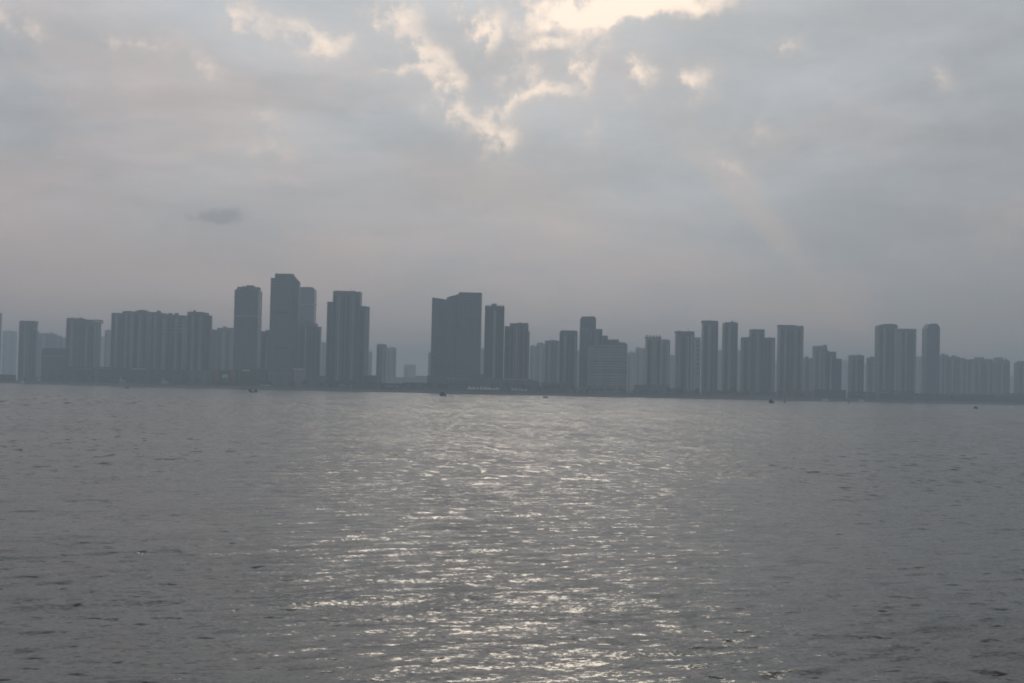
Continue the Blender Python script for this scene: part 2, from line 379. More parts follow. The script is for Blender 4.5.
# ------------------------------------------------------------------ buildings
LAYER = {0: 26, 1: 75, 2: 170, 3: 420, 4: 1050, 5: 2100}
def base_py(px): return 390.5 + (px - 512) * math.tan(ROLL)      # where eye level falls in the picture
def depthY(px, layer, off=0):
    r = ray(px, base_py(px)); X = 1800 * r[0] / r[1]
    for _ in range(3): X = shoreY(X) * r[0] / r[1]
    return shoreY(X) + LAYER[layer] + off
def wx_at(px, py, Y): r = ray(px, py); return Y * r[0] / r[1]
def wz_at(px, py, Y): r = ray(px, py); return H + Y * r[2] / r[1]
TOPZ = [50.0]
def building(name, cat, label, layer, masses, m_='grey', yaw=0.0, depth=24.0, bays=0, strip='dstrip',
             roof=None, off=0, group=None, auto=True, bands=None, extra=None):
    """masses: list of (px0, px1, top, dy[, material]); top is a pixel row or a list of (px, row)"""
    c0 = (masses[0][0] + masses[0][1]) / 2
    Y0 = depthY(c0, layer, off)
    root = empty(name, (wx_at(c0, base_py(c0), Y0), Y0, GZ), label, cat, group, R(yaw))
    ca, sa = math.cos(R(yaw)), math.sin(R(yaw))
    def to_local(X, Y):
        ex, ey = X - root.location.x, Y - root.location.y
        return ex * ca + ey * sa, -ex * sa + ey * ca
    def span(px0, px1, pyt, Y, dep, fl=True, fr=True):
        yy = base_py((px0 + px1) / 2) * 0.35 + pyt * 0.65
        a, b = wx_at(px0, yy, Y), wx_at(px1, yy, Y)
        if b < 0 and fr: b = max(a + 1, b * (Y + dep) / Y)
        if a > 0 and fl: a = min(b - 1, a * (Y + dep) / Y)
        cx, cy = to_local((a + b) / 2, Y + dep / 2)
        return cx, cy, max(1.0, ((b - a) - dep * abs(sa)) / ca)
    first = True; PL = min(q_[0] for q_ in masses); PR = max(q_[1] for q_ in masses)
    for ms in masses:
        px0, px1, top, dy = ms[:4]; mm = ms[4] if len(ms) > 4 else m_
        pts = top if isinstance(top, list) else [(px0, top), (px1, top)]
        Y = Y0 + dy; pt = min(p[1] for p in pts)
        wpx = (px1 - px0) * Y / F
        dep = min(depth, wpx * 0.95) if yaw else min(depth, max(8.0, wpx))
        cx, cy, w = span(px0, px1, pt, Y, dep, px0 <= PL + 1, px1 >= PR - 1)
        tz = [((p[0] - px0) / (px1 - px0) * w - w / 2, wz_at(p[0], p[1], Y) - GZ) for p in pts]
        zt = max(z for _, z in tz); TOPZ[0] = max(TOPZ[0], zt + GZ)
        b = MB().prism([(cx + x, z) for x, z in tz], cy - dep / 2, cy + dep / 2, -0.5)
        b.build('wall' if first else 'wing', M[mm], root)
        flat = len(pts) == 2 and abs(pts[0][1] - pts[1][1]) < 0.01
        nb = bays if first else max(0, int(round(bays * (px1 - px0) / max(1, masses[0][1] - masses[0][0]))))
        if nb and zt > 14:
            cell = w / nb
            for i in range(nb):
                x = cx - w / 2 + cell * (i + 0.5) + random.uniform(-.08, .08) * cell
                hw = cell * random.uniform(0.16, 0.27)
                zz = min(tz[0][1], tz[-1][1]) - random.uniform(2.5, 5)
                q = MB().box(x - hw, x + hw, cy - dep / 2 - random.uniform(1.0, 1.9), cy - dep / 2 + .4, 3.5, zz)
                q.build('balcony_stack', M[strip if i % 3 != 1 else ('lstrip' if strip == 'dstrip' else 'dstrip')], root)
        if flat and w > 6:
            p = MB(); e = 0.02
            X0, X1, Ya, Yb = cx - w/2 - e, cx + w/2 + e, cy - dep/2 - e, cy + dep/2 + e
            p.box(X0, X1, Ya, Ya + 1.0, zt - 0.8, zt + 0.9); p.box(X0, X1, Yb - 1.0, Yb, zt - 0.8, zt + 0.9)
            p.box(X0, X0 + 1.0, Ya + 1.003, Yb - 1.003, zt - 0.8, zt + 0.897); p.box(X1 - 1.0, X1, Ya + 1.003, Yb - 1.003, zt - 0.8, zt + 0.897)
            p.build('parapet', M[mm], root)
            if auto and roof is None and w > 10:
                for _ in range(random.choice((1, 2, 2, 3)) if w > 16 else 1):
                    sw = random.uniform(3, 5.5); x = cx + random.uniform(-.38, .38) * (w - sw); hh = random.uniform(2.2, 4.6)
                    MB().box(x - sw/2, x + sw/2, cy - 3, cy + 4, zt - .3, zt + hh).build('stair_house', M[mm], root)
                    TOPZ[0] = max(TOPZ[0], zt + hh + GZ)
        if first: main = (cx, cy, w, dep, zt)
        first = False
    if zt > 55 and m_ != 'glass' and not any(q_[0] == 'teeth' for q_ in (roof or [])) and random.random() < .6:
        cx, cy, w, dep, zz = main
        x = cx + random.uniform(-.3, .3) * w
        MB().tube((x, cy - dep * .2, zz - 4), (x, cy - dep * .2, zz + random.uniform(5, 9)), .28, .12, 5).build('mast', M['metal'], root)
        for k_ in range(random.choice((1, 2, 3))):
            x = cx + random.uniform(-.38, .38) * w; rr = random.uniform(1.0, 1.7)
            MB().tube((x, cy - dep * .3, zz - 4), (x, cy - dep * .3, zz + random.uniform(1.6, 3.0)), rr, rr, 10).build('water_tank', M['roof'], root)
    for rf in (roof or []):
        kind, a, b_, yt, yb = rf[:5]
        Y = Y0 + 3 + (rf[5] if len(rf) > 5 else 0); cx, cy, w = span(a, b_, yt, Y, 2.0 if yaw else 0.0)
        z1 = wz_at((a + b_) / 2, yt, Y) - GZ; z0 = wz_at((a + b_) / 2, yb, Y) - GZ - 0.5; TOPZ[0] = max(TOPZ[0], z1 + GZ)
        dp = min(main[3] - 5, 14)
        if kind == 'box':
            MB().box(cx - w/2, cx + w/2, cy, cy + dp, z0, z1).build('stair_house', M['roof'] if len(rf) < 7 else M[rf[6]], root)
        elif kind == 'frame':
            q = MB(); q.box(cx - w/2, cx + w/2, cy, cy + 1.6, z1 - 1.9, z1)
            q.box(cx - w/2, cx + w/2, cy + dp - 1.6, cy + dp, z1 - 1.9, z1)
            for x in (cx - w/2, cx + w/2 - 1.8):
                q.box(x, x + 1.8, cy + .02, cy + 1.58, z0, z1 - 1.9); q.box(x, x + 1.8, cy + dp - 1.58, cy + dp - .02, z0, z1 - 1.9)
                q.box(x + .01, x + 1.79, cy + 1.6, cy + dp - 1.6, z1 - 1.89, z1 - .01)
            q.build('roof_frame', M['roof'], root)
        elif kind == 'teeth':
            k = rf[7] if len(rf) > 7 else 6; q = MB(); st = w / k
            for i in range(k):
                x = cx - w/2 + st * (i + .5); q.box(x - st * .22, x + st * .22, cy, cy + 1.5, z0, z1)
            q.box(cx - w/2, cx + w/2, cy + 1.52, cy + dp, z0, z0 + (z1 - z0) * 0.45)
            q.build('roof_crown', M['roof'], root)
        elif kind == 'mast':
            MB().tube((cx, cy + 2, z0), (cx, cy + 2, z1), .5, .25, 6).build('mast', M['metal'], root)
        elif kind == 'dome':
            q = MB(); k = 14
            q.prism([(cx - w/2 * math.cos(math.pi * i / k), z0 + (z1 - z0) * math.sin(math.pi * i / k)) for i in range(k + 1)], cy, cy + dp, z0 - .4)
            q.build('roof_vault', M['roof'], root)
    for bd in (bands or []):
        a, b_, y_, hpx, mm = bd[:5]; nm = bd[5] if len(bd) > 5 else 'louvre_band'
        # sits on the front face of the main mass
        Yf = Y0 - 0.5
        cx, cy, w = span(a, b_, y_, Yf, 0); z = wz_at((a + b_) / 2, y_, Yf) - GZ; hh = hpx * Yf / F
        fy = main[1] - main[3] / 2
        MB().box(cx - w/2, cx + w/2, fy - 0.55, fy + 0.3, z - hh / 2, z + hh / 2).build(nm, M[mm], root)
    return root

AT, OT, LB = 'apartment_tower', 'office_tower', 'low_building'
T = lambda label, layer, masses, **k: building(k.pop('name', AT), k.pop('cat', 'apartment tower'), label, layer, masses, **k)
O = lambda label, layer, masses, **k: building(k.pop('name', OT), k.pop('cat', 'office tower'), label, layer, masses, **k)
L = lambda label, layer, masses, **k: building(k.pop('name', LB), k.pop('cat', 'low building'), label, layer, masses, auto=False, **k)

# ---- left end
T('thin dark tower slab cut off by the left edge of the photo', 3, [(-14, 1.3, 313, 0)], m_='grey', bays=2)
T('pale hazy tower block with a flat top beside the left edge', 5, [(2.2, 16.8, 331.5, 0)], m_='white', bays=3)
T('slim dark tower with an open roof frame and lower right wing near the left edge', 2,
  [(18.6, 32.5, 323, 0), (32.5, 37, 330.5, 4)], m_='beige', bays=3, roof=[('frame', 19, 34.8, 320.8, 323.6), ('box', 19, 23.5, 321.4, 323), ('box', 28.5, 32, 321.2, 323)])
T('hazy stepped apartment block rising behind the slim tower at far left', 4, [(37, 53.5, 334, 0), (53.5, 65.5, 337.6, 6), (33, 37.2, 331.5, 4)], m_='pink', bays=4)
L('dark mid-rise block standing left of the wide slab with the beamed roof', 1, [(41.5, 66.5, 349.5, 0)], m_='dark', depth=20, roof=[('box', 44, 62, 347.9, 349.5)], bands=[(43, 65, 356, 1.0, 'metal', 'ledge')], name='office_block', cat='office block')
T('wide dark slab tower with an open beam over its right roof end', 2, [(65.7, 82, 319.2, 0), (82, 100.8, 322.4, 2)], m_='beige', bays=4,
  roof=[('frame', 84, 99.8, 319.6, 322.8, 2), ('box', 66.5, 71, 317.8, 319.2), ('box', 75, 80.5, 318, 319.2), ('box', 83, 90, 320.2, 322.4)])
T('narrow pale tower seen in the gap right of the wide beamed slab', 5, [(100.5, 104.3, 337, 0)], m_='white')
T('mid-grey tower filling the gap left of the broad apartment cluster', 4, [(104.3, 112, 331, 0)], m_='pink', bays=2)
# ---- broad cluster 111..212
T('leftmost block of the broad dark apartment cluster, with a flat top', 2, [(110.8, 121.5, 313.6, 0), (121.5, 133, 312, -3)], m_='beige', bays=3, roof=[('box', 112.5, 119, 312.9, 313.8), ('box', 124, 131, 310.9, 312.2)])
T('tallest middle block of the broad dark apartment cluster, with a rounded top', 1, [(133, 151, [(133, 311.8), (137, 310.6), (141, 310), (147, 310), (151, 311.6)], 0)], m_='grey', bays=3)
T('block just right of the rounded-top block in the broad cluster', 2, [(150.6, 160, 312.8, 0), (160, 167, 314, 2)], m_='beige', bays=3)
T('block with pale horizontal bands near its top in the broad cluster', 1, [(158.5, 178, 315.4, 0), (178, 186.8, 316, 1)], m_='grey', bays=5, off=25,
  bands=[(159.5, 185, 321, .9, 'lstrip', 'ledge'), (159.5, 185, 324.6, .9, 'lstrip', 'ledge'), (159.5, 185, 328.4, .9, 'lstrip', 'ledge'), (159.5, 185, 332.2, .8, 'lstrip', 'ledge')])
T('pinkish twin-bodied block closing the broad cluster on its right', 1, [(186.7, 194.6, 312.4, 0), (194.6, 206, 313.3, -2), (206, 211.8, 316.2, 2)], m_='pink', bays=2, roof=[('box', 195.5, 202, 311.8, 313.3), ('box', 187.5, 191, 311.9, 312.4)])
T('narrow dark tower in the gap right of the broad cluster', 3, [(211.3, 216.8, 330.4, 0)], m_='dark')
T('pinkish tower with small roof houses left of the glass tower', 3, [(216.4, 233, 329.2, 0)], m_='pink', bays=3, roof=[('box', 217, 220.5, 327.8, 329.2), ('box', 222, 225, 326.6, 329.2), ('box', 227, 232.5, 327.9, 329.2)])
# ---- tall trio
O('dark glass tower with boxy roof houses, left of the tallest tower', 1, [(233.8, 261.6, [(233.8, 290), (236, 288.8), (255, 288.4), (261.6, 290.2)], 0)], m_='glass', bays=0, depth=30,
  roof=[('box', 236.3, 240.5, 286.8, 289.5), ('box', 241, 245, 286.2, 289.5, 2), ('box', 245.5, 252, 285.2, 289.5), ('box', 252, 258, 287, 289.5, 1)], bands=[(234.5, 261, 316, 0.9, 'lstrip', 'ledge')])
T('dark lower tower between the glass tower and the tallest tower', 2, [(260.8, 270.5, 332, 0)], m_='dark', bays=2)
O('tallest tower of the skyline, with a chamfered crown and two dark floor bands', 1,
  [(269.8, 291.5, 279, 0), (291.5, 299.6, [(291.5, 275), (292.4, 275.2), (299.6, 282)], 2, 'dark')], m_='glass', depth=34,  # shaded right side face: its darker tone is put into the wing's facade colour
  roof=[('box', 274, 292, 273.6, 279.5, 0, 'glass'), ('box', 270.3, 272.6, 277.8, 279.5)],
  bands=[(274, 287.5, 312.8, 1.8, 'shade'), (274, 287.5, 347.8, 2.0, 'shade'), (270.5, 291, 283.5, .8, 'lstrip', 'ledge')])
O('glass tower with a rounded shoulder right behind the tallest tower', 3, [(299.2, 316, [(299.2, 287), (312.5, 287), (315, 288.2), (316, 290)], 0)], m_='glass', depth=30,
  bands=[(299.5, 316, 304.6, 1.0, 'lstrip', 'ledge')])
T('pale fronted tower stepping down at the foot of the rounded glass tower', 2, [(299.4, 315.4, 324, 0), (315.4, 321, 327.4, 3, 'pink')], m_='grey', bays=4, bands=[(299.8, 315, 324.8, 1.0, 'lstrip', 'ledge')])
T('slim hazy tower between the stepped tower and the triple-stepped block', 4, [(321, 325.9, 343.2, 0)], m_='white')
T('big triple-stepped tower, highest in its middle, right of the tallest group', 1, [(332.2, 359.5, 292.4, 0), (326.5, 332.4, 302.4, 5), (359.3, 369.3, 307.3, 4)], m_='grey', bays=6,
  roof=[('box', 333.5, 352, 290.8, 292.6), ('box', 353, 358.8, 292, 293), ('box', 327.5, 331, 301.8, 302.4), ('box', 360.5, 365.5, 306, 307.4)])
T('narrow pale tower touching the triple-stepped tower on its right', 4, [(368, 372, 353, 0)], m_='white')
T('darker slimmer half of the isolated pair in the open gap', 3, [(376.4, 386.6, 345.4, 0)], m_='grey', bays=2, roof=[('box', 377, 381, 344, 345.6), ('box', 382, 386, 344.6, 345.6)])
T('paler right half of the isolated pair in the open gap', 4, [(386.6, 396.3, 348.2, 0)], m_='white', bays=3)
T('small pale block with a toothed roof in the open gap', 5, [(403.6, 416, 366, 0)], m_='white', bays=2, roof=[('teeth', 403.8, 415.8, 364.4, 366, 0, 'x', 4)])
L('small dark boxy building at the foot of the isolated pair', 1, [(363, 378.6, 376.2, 0)], m_='dark', depth=16, roof=[('box', 364, 377, 375.6, 376.4)], name='office_block', cat='office block')
L('low hazy row of roofs left of the big glass block', 4, [(414, 429, 376.5, 0), (397, 414.5, 378, 5), (378, 397.5, 377.5, 5)], m_='white', depth=30)
# ---- central glass block
T('narrow hazy tower peeping out left of the big glass block', 4, [(428, 432, 353.4, 0)], m_='pink')
O('big glass block with a slanted roofline and a notch at its left', 1,
  [(446, 481.6, [(446, 297.6), (452, 295.6), (458.5, 294), (481.6, 292.8)], 0), (431.4, 446.2, [(431.4, 297.4), (433, 297.6), (446.2, 299.6)], 6)], m_='glass', depth=36,
  roof=[('box', 458, 480, 292.4, 294.2, 6), ('mast', 461, 461.6, 291.6, 294)], bands=[(454.6, 455.6, 335, 76, 'dstrip', 'corner_fin')])
T('pale sliver of a tower right of the big glass block', 4, [(480.5, 484.8, 349, 0)], m_='white')
T('slim dark tower with a toothed crown, right of the big glass block', 1, [(484.4, 504, 307, 0)], m_='dark', bays=3, roof=[('teeth', 485, 503.8, 304.8, 307, 0, 'x', 8), ('box', 491, 496, 303.6, 307, 3)])
T('shouldered tower joined to the right of the slim toothed tower', 1, [(509.6, 528, 324.2, 0), (504.2, 510, 326.8, 4), (528, 529.3, 331.5, 5)], m_='pink', bays=4, off=30,
  roof=[('box', 510.6, 515, 323.2, 324.2), ('box', 517, 521.5, 322.6, 324.2), ('box', 523, 527.6, 323, 324.2)])
# ---- right of centre
T('lower hazy block just right of the shouldered tower', 4, [(529.6, 536.2, 346.6, 0), (536.2, 544.8, 344.4, 5)], m_='pink', bays=2)
T('wide pinkish slab left of the taller flat-topped tower', 3, [(544.4, 559.5, 341.6, 0)], m_='pink', bays=5, roof=[('box', 546, 549, 340.6, 341.6), ('box', 551, 557, 340.2, 341.6)])
T('flat-topped tower with a raised roof edge, left of the tower with the slant-cornered head', 2, [(559, 577.2, 332.6, 0)], m_='grey', bays=5, roof=[('box', 560.5, 576.5, 330.4, 332.8)])
T('hazy low sliver of tower between the flat-topped tower and the slant-cornered head', 4, [(577, 579.8, 352, 0)], m_='white')
O('tall tower with a slant-cornered head, above the wide hotel block', 2, [(579.3, 595.6, [(579.3, 318.4), (581, 316.4), (593.8, 316.4), (595.6, 318.6)], 0)], m_='glass', depth=24, bands=[(579.5, 595.4, 329.4, .9, 'lstrip', 'ledge')])
T('stepped block with balconied terraces descending behind the hotel block', 2, [(590, 602, 329.8, 0), (602, 607.6, 336.4, 3), (607.6, 618.6, 340.6, 5), (589, 592, 338, -4)], m_='grey', bays=3, off=-40,
  roof=[('box', 593, 601.5, 329, 330), ('teeth', 608.5, 618.4, 339, 341, 0, 'x', 4), ('box', 604, 606.6, 335.6, 336.6)])
hb = [(591, 626.6, 350 + 3.05 * i, 0.85, 'lstrip', 'ledge') for i in range(12)]
building('hotel', 'hotel', 'broad mid-height hotel-like block with close horizontal floor bands', 1, [(587.6, 627.2, [(587.6, 346), (588.6, 345.6), (626, 343.4), (627.2, 344.4)], 0)], m_='hotel', depth=30, bands=hb,
         roof=[('box', 612, 625, 342.2, 344, 2)])
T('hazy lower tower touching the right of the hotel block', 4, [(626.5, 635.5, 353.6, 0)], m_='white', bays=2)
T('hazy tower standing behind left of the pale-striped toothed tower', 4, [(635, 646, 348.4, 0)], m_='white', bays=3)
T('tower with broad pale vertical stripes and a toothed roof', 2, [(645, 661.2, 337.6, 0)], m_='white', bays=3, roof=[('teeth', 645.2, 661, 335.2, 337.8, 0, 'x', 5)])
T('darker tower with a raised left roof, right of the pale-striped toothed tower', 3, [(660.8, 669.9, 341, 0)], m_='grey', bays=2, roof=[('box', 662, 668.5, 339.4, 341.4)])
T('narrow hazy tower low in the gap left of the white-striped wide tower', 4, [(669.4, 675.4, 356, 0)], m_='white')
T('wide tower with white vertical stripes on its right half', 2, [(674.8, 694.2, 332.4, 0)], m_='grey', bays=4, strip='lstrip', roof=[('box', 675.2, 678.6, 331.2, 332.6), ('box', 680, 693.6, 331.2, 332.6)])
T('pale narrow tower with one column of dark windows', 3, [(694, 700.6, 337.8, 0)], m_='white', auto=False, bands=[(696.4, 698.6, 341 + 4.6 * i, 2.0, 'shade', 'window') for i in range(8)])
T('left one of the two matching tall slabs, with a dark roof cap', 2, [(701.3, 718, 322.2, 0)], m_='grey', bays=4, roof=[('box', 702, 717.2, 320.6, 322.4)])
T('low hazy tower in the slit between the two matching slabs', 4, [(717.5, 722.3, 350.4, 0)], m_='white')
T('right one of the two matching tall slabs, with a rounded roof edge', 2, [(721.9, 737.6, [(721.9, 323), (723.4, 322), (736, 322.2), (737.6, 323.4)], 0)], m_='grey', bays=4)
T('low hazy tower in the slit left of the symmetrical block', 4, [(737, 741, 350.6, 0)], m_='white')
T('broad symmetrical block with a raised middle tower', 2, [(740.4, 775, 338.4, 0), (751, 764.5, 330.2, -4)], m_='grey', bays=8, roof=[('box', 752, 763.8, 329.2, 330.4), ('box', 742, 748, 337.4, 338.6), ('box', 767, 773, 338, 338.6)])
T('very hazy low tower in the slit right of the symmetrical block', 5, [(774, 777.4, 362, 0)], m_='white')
T('wide tall tower with a slightly lower right wing, right of the symmetrical block', 2, [(777, 797, 326, 0), (797, 803.4, 327, 3)], m_='grey', bays=5, roof=[('box', 778.5, 794, 324.9, 326.2), ('box', 799, 802.6, 325.8, 327)])
T('lower pinkish tower right of the wide tall winged tower', 3, [(803, 812.6, 358.8, 0)], m_='pink', bays=2)
T('tower with a ragged crown of small roof houses', 3, [(812.2, 827.2, 348, 0)], m_='grey', bays=4, roof=[('box', 814, 817.6, 346, 348.4), ('box', 819, 822, 345.6, 348.4, 2), ('box', 824.4, 826.8, 344.8, 348.4), ('mast', 815.4, 815.9, 344.8, 347)])
T('dark flat block in front of the ragged-crowned tower', 2, [(822.6, 836, 352.4, 0), (836, 841.6, 359.4, 3)], m_='dark', bays=3)
T('pale low tower right of the dark flat block', 5, [(841.2, 847.2, 361, 0), (845.5, 848.6, 363, 10)], m_='white')
T('free-standing dark flat-topped tower between two sky gaps', 2, [(848, 864, 356, 0)], m_='grey', bays=4, auto=False)
T('pale sliver tower right of the free-standing dark tower', 5, [(864, 868, 364, 0)], m_='white')
T('small dark tower at the left foot of the tall curved-roof tower', 3, [(866.2, 875, 358.2, 0)], m_='dark', bays=2)
T('tall tower with a gently curved roof, left of the ribbed tower', 2, [(874.6, 897.4, [(874.6, 325.8), (876.5, 324.6), (883, 323.8), (890, 323.8), (895.5, 324.4), (897.4, 325.6)], 0)], m_='pink', bays=5)
T('ribbed tower with a toothed roof edge, joined to the curved-roof tower', 2, [(897.2, 916.2, 330, 0)], m_='grey', bays=5, off=12, roof=[('teeth', 898, 916, 328.4, 330.2, 0, 'x', 7)])
T('low hazy tower in the slit left of the slanted-shoulder tower', 4, [(915.8, 922.4, 357, 0)], m_='white')
T('tall tower with slanted shoulders, last tall one before the right edge', 2, [(921.8, 939.8, [(921.8, 328.2), (923.6, 325.6), (926, 323.6), (935.4, 323.4), (937.2, 324.6), (939.8, 328)], 0)], m_='glass', depth=26, bays=0)
T('low ribbed block right of the slanted-shoulder tower', 3, [(939.4, 948, 355.8, 0), (948, 959.8, 357.4, 3)], m_='grey', bays=3)
T('low apartment block with small roof houses left of the hipped-roof block', 3, [(959.4, 970.8, 360.4, 0)], m_='grey', bays=3, off=40, roof=[('box', 961.5, 965.4, 358, 360.6), ('box', 967, 969.4, 359.4, 360.6)])
T('long low apartment block with one hipped roof house', 3, [(970.4, 992.8, 359.8, 0)], m_='pink', bays=6, off=60, roof=[('box', 976.6, 984, 357.2, 360), ('box', 972, 974, 359, 360), ('box', 987, 990.6, 359, 360)])
T('squarish low block with a raised middle, second from the right edge', 3, [(992.2, 1010, [(992.2, 362), (994, 360), (1008, 360), (1010, 362)], 0)], m_='grey', bays=4, roof=[('box', 996, 1003.6, 357.4, 360.2)])
T('very hazy low tower in the slit before the right edge block', 5, [(1009.6, 1014.6, 376.6, 0)], m_='white')
T('block cut off by the right edge of the photo', 3, [(1013.8, 1036, 363.4, 0)], m_='grey', bays=5, roof=[('box', 1019, 1027, 361.2, 363.6)])
# ---- waterfront low-rises
def low(label, a, b, top, m_, layer=0, **k): return L(label, layer, [(a, b, top, 0)], m_=m_, depth=k.pop('depth', 14), **k)
low('flat dark building with a long roof at the far left waterfront', -10, 16, 375.4, 'dark', 0, bands=[(-9, 15, 377.6, .8, 'lstrip', 'ledge')])
low('low dark terrace below the wide slab with the beamed roof', 66, 95, 368, 'dark', 0, off=20, bands=[(76, 92, 368.6, .9, 'lstrip', 'ledge')])
low('low dark terrace with a pale eave below the broad cluster', 97, 150, 368.4, 'dark', 0, off=30, bands=[(131, 146, 369, 1.0, 'canvas', 'eave')])
low('dark waterfront hall below the middle of the broad cluster', 152, 186, 370.6, 'dark', 0, off=25)
low('grey waterfront block below the right end of the broad cluster', 188, 212, 371.5, 'grey', 0, off=20)
rb = L('red-framed waterfront building around a pale glazed panel', 0, [(213, 238, 371, 0)], m_='dark', depth=16,
       bands=[(222, 227.6, 378, 7.4, 'canvas', 'panel'), (231, 236.4, 378, 12, 'red', 'red_pier'), (214, 219, 377, 11, 'red', 'red_pier')])
low('dark waterfront block with a small yellowish sign beneath the glass tower', 239, 268, 369.4, 'dark', 0, off=15, bands=[(241.6, 249.6, 370.4, 1.7, 'yellow', 'sign_panel')])
low('dark waterfront block at the foot of the tallest tower', 269, 292, 372, 'grey', 0, off=20)
low('pale boxy building with a bright eave right of the tallest tower base', 293.6, 305, 370, 'white', 0, off=6, bands=[(292.8, 304.6, 369, 1.1, 'canvas', 'eave')])
low('grey low block between the pale boxy building and the triple-stepped tower', 307, 330, 376.8, 'grey', 0, off=20)
low('low building with a pale front below the triple-stepped tower', 331, 362, 381.6, 'dark', 0, bands=[(338.5, 352, 385.6, 2.2, 'lstrip', 'shopfront')])
low('low dark quay building in the open gap of the skyline', 380, 404, 384.2, 'dark', 0, bands=[(382, 402, 386.6, 1.2, 'lstrip', 'shopfront')])
low('small hazy quay building left of the big glass block podium', 405, 426, 383.4, 'grey', 0, off=30)
L('long stepped podium with pale roof line below the big glass block', 1, [(427, 470, 377.2, 0), (470, 484, 374.8, 3), (484, 500, 378.6, 2)], m_='grey', depth=30, off=-30,
  name='podium_building', bands=[(446, 469, 379, .8, 'lstrip', 'ledge'), (430, 469, 384, .8, 'dstrip', 'ledge')], roof=[('dome', 459, 467, 374.8, 377.4)])
L('long curved-roof podium below the shouldered tower', 1, [(500, 540, [(500, 378), (512, 377.6), (527, 378.6), (540, 382)], 0)], m_='grey', depth=30, off=-35,
  name='podium_building', bands=[(502, 527, 379.6, .9, 'lstrip', 'ledge'), (502, 538, 385, .9, 'dstrip', 'ledge')])
low('grey low block below the flat-topped tower', 541, 568, 383.4, 'grey', 0, off=22)
low('pale low waterfront building left of the hotel block', 569.6, 591, 388.6, 'white', 0, off=2, bands=[(573, 576, 391.6, 1.8, 'shade', 'window'), (579, 582, 391.6, 1.8, 'shade', 'window'), (585, 588, 391.6, 1.8, 'shade', 'window')])
low('low pale annex in front of the hotel block', 595, 615, 392.2, 'white', 0, off=0)
low('small pale box building right below the hotel block edge', 619, 633.4, 391.4, 'white', 0, off=-2)
low('wide low grey building below the tower with broad pale stripes', 633.6, 663, 386, 'grey', 0, off=12)
low('grey low block below the wide white-striped tower', 664, 700, 390.4, 'grey', 0, off=16, bands=[(682, 699, 395.4, 2.0, 'lstrip', 'shopfront')])
low('low pinkish hall with a pale front below the two matching slabs', 701, 740, 392, 'pink', 0, off=10, bands=[(712, 736, 396, 1.5, 'lstrip', 'shopfront')])
low('low block with a pale front below the symmetrical block', 741, 776, 392.6, 'grey', 0, off=12, bands=[(742, 772, 396.4, 1.6, 'lstrip', 'shopfront')])
low('reddish low block below the wide tall winged tower', 777, 812, 391.6, 'pink', 0, off=14)
low('dark low block below the ragged-crowned tower', 813, 846, 390.6, 'dark', 0, off=16)
low('dark low block right below the free-standing dark tower', 847, 876, 393, 'dark', 0, off=12, bands=[(855, 868, 394.4, .9, 'lstrip', 'ledge')])
low('dark low block below the curved-roof tower', 877, 914, 391.8, 'dark', 0, off=16, bands=[(878, 897, 392.4, .8, 'lstrip', 'ledge')])
low('dark low block below the slanted-shoulder tower', 915, 948, 394.6, 'dark', 0, off=14)
L('long low terminal with a pale flat roof line at the right end', 0, [(949, 1040, [(949, 394.6), (985, 393.2), (1020, 393.2), (1040, 394.6)], 0)], m_='dark', depth=30, off=14, name='terminal_building', cat='terminal',
  bands=[(951, 1017, 394.2, 1.0, 'lstrip', 'eave'), (955, 1038, 400.4, .8, 'shade', 'ledge')])

# ---- canopies, tents
def canopy(a, b, ytop, label, n_=6):
    c = (a + b) / 2; Y = depthY(c, 0, -12); X0, X1 = wx_at(a, ytop, Y), wx_at(b, ytop, Y); zt = wz_at(c, ytop, Y)
    root = empty('canopy', ((X0 + X1) / 2, Y, GZ), label, 'canopy'); w = X1 - X0; h = zt - GZ
    st = w / n_
    for i in range(n_):
        x = -w/2 + st * (i + .5); q = MB(); b0 = len(q.v)
        q.v += [(x - st*.48, -3, h*.5), (x + st*.48, -3, h*.5), (x + st*.48, 3, h*.5), (x - st*.48, 3, h*.5), (x, 0, h)]
        q.v += [(x - st*.48, -3, h*.3), (x + st*.48, -3, h*.3), (x + st*.48, 3, h*.3), (x - st*.48, 3, h*.3)]
        q.f += [(0,1,4),(1,2,4),(2,3,4),(3,0,4),(5,6,1,0),(6,7,2,1),(7,8,3,2),(8,5,0,3)]
        q.build('canopy_roof', M['canvas'], root)
        for sx in (-1, 1):
            MB().tube((x + sx*st*.44, -2.8, 0), (x + sx*st*.44, -2.8, h*.4), .12, .12, 5).build('post', M['metal'], root)
canopy(467.6, 499.4, 386.4, 'longer row of white canopies on the quay below the big glass block', 8)
canopy(510.5, 527.3, 387.8, 'shorter row of white canopies on the quay below the shouldered tower', 5)
canopy(260.5, 271, 384.6, 'short white canopy on the quay left of the tallest tower', 3)
def pavilion(px, ytop, wpx, label):
    Y = depthY(px, 0, -14); X = wx_at(px, 380, Y); h = wz_at(px, ytop, Y) - GZ; w = wpx * Y / F
    root = empty('pavilion', (X, Y, GZ), label, 'pavilion')
    MB().prism([(-w*.5, h*.28), (-w*.2, h*.42), (w*.25, h*.5), (w*.5, h*.25)], -3, 4, 0).build('hall', M['lstrip'], root)
    MB().tube((-w*.22, -1, h*.3), (-w*.22, -1, h), 1.5, .3, 8).build('spire', M['canvas'], root)
pavilion(122.5, 376.4, 7, 'left small pale spired pavilion on the quay below the broad cluster')
pavilion(165, 377.6, 7, 'right small pale spired pavilion on the quay below the broad cluster')

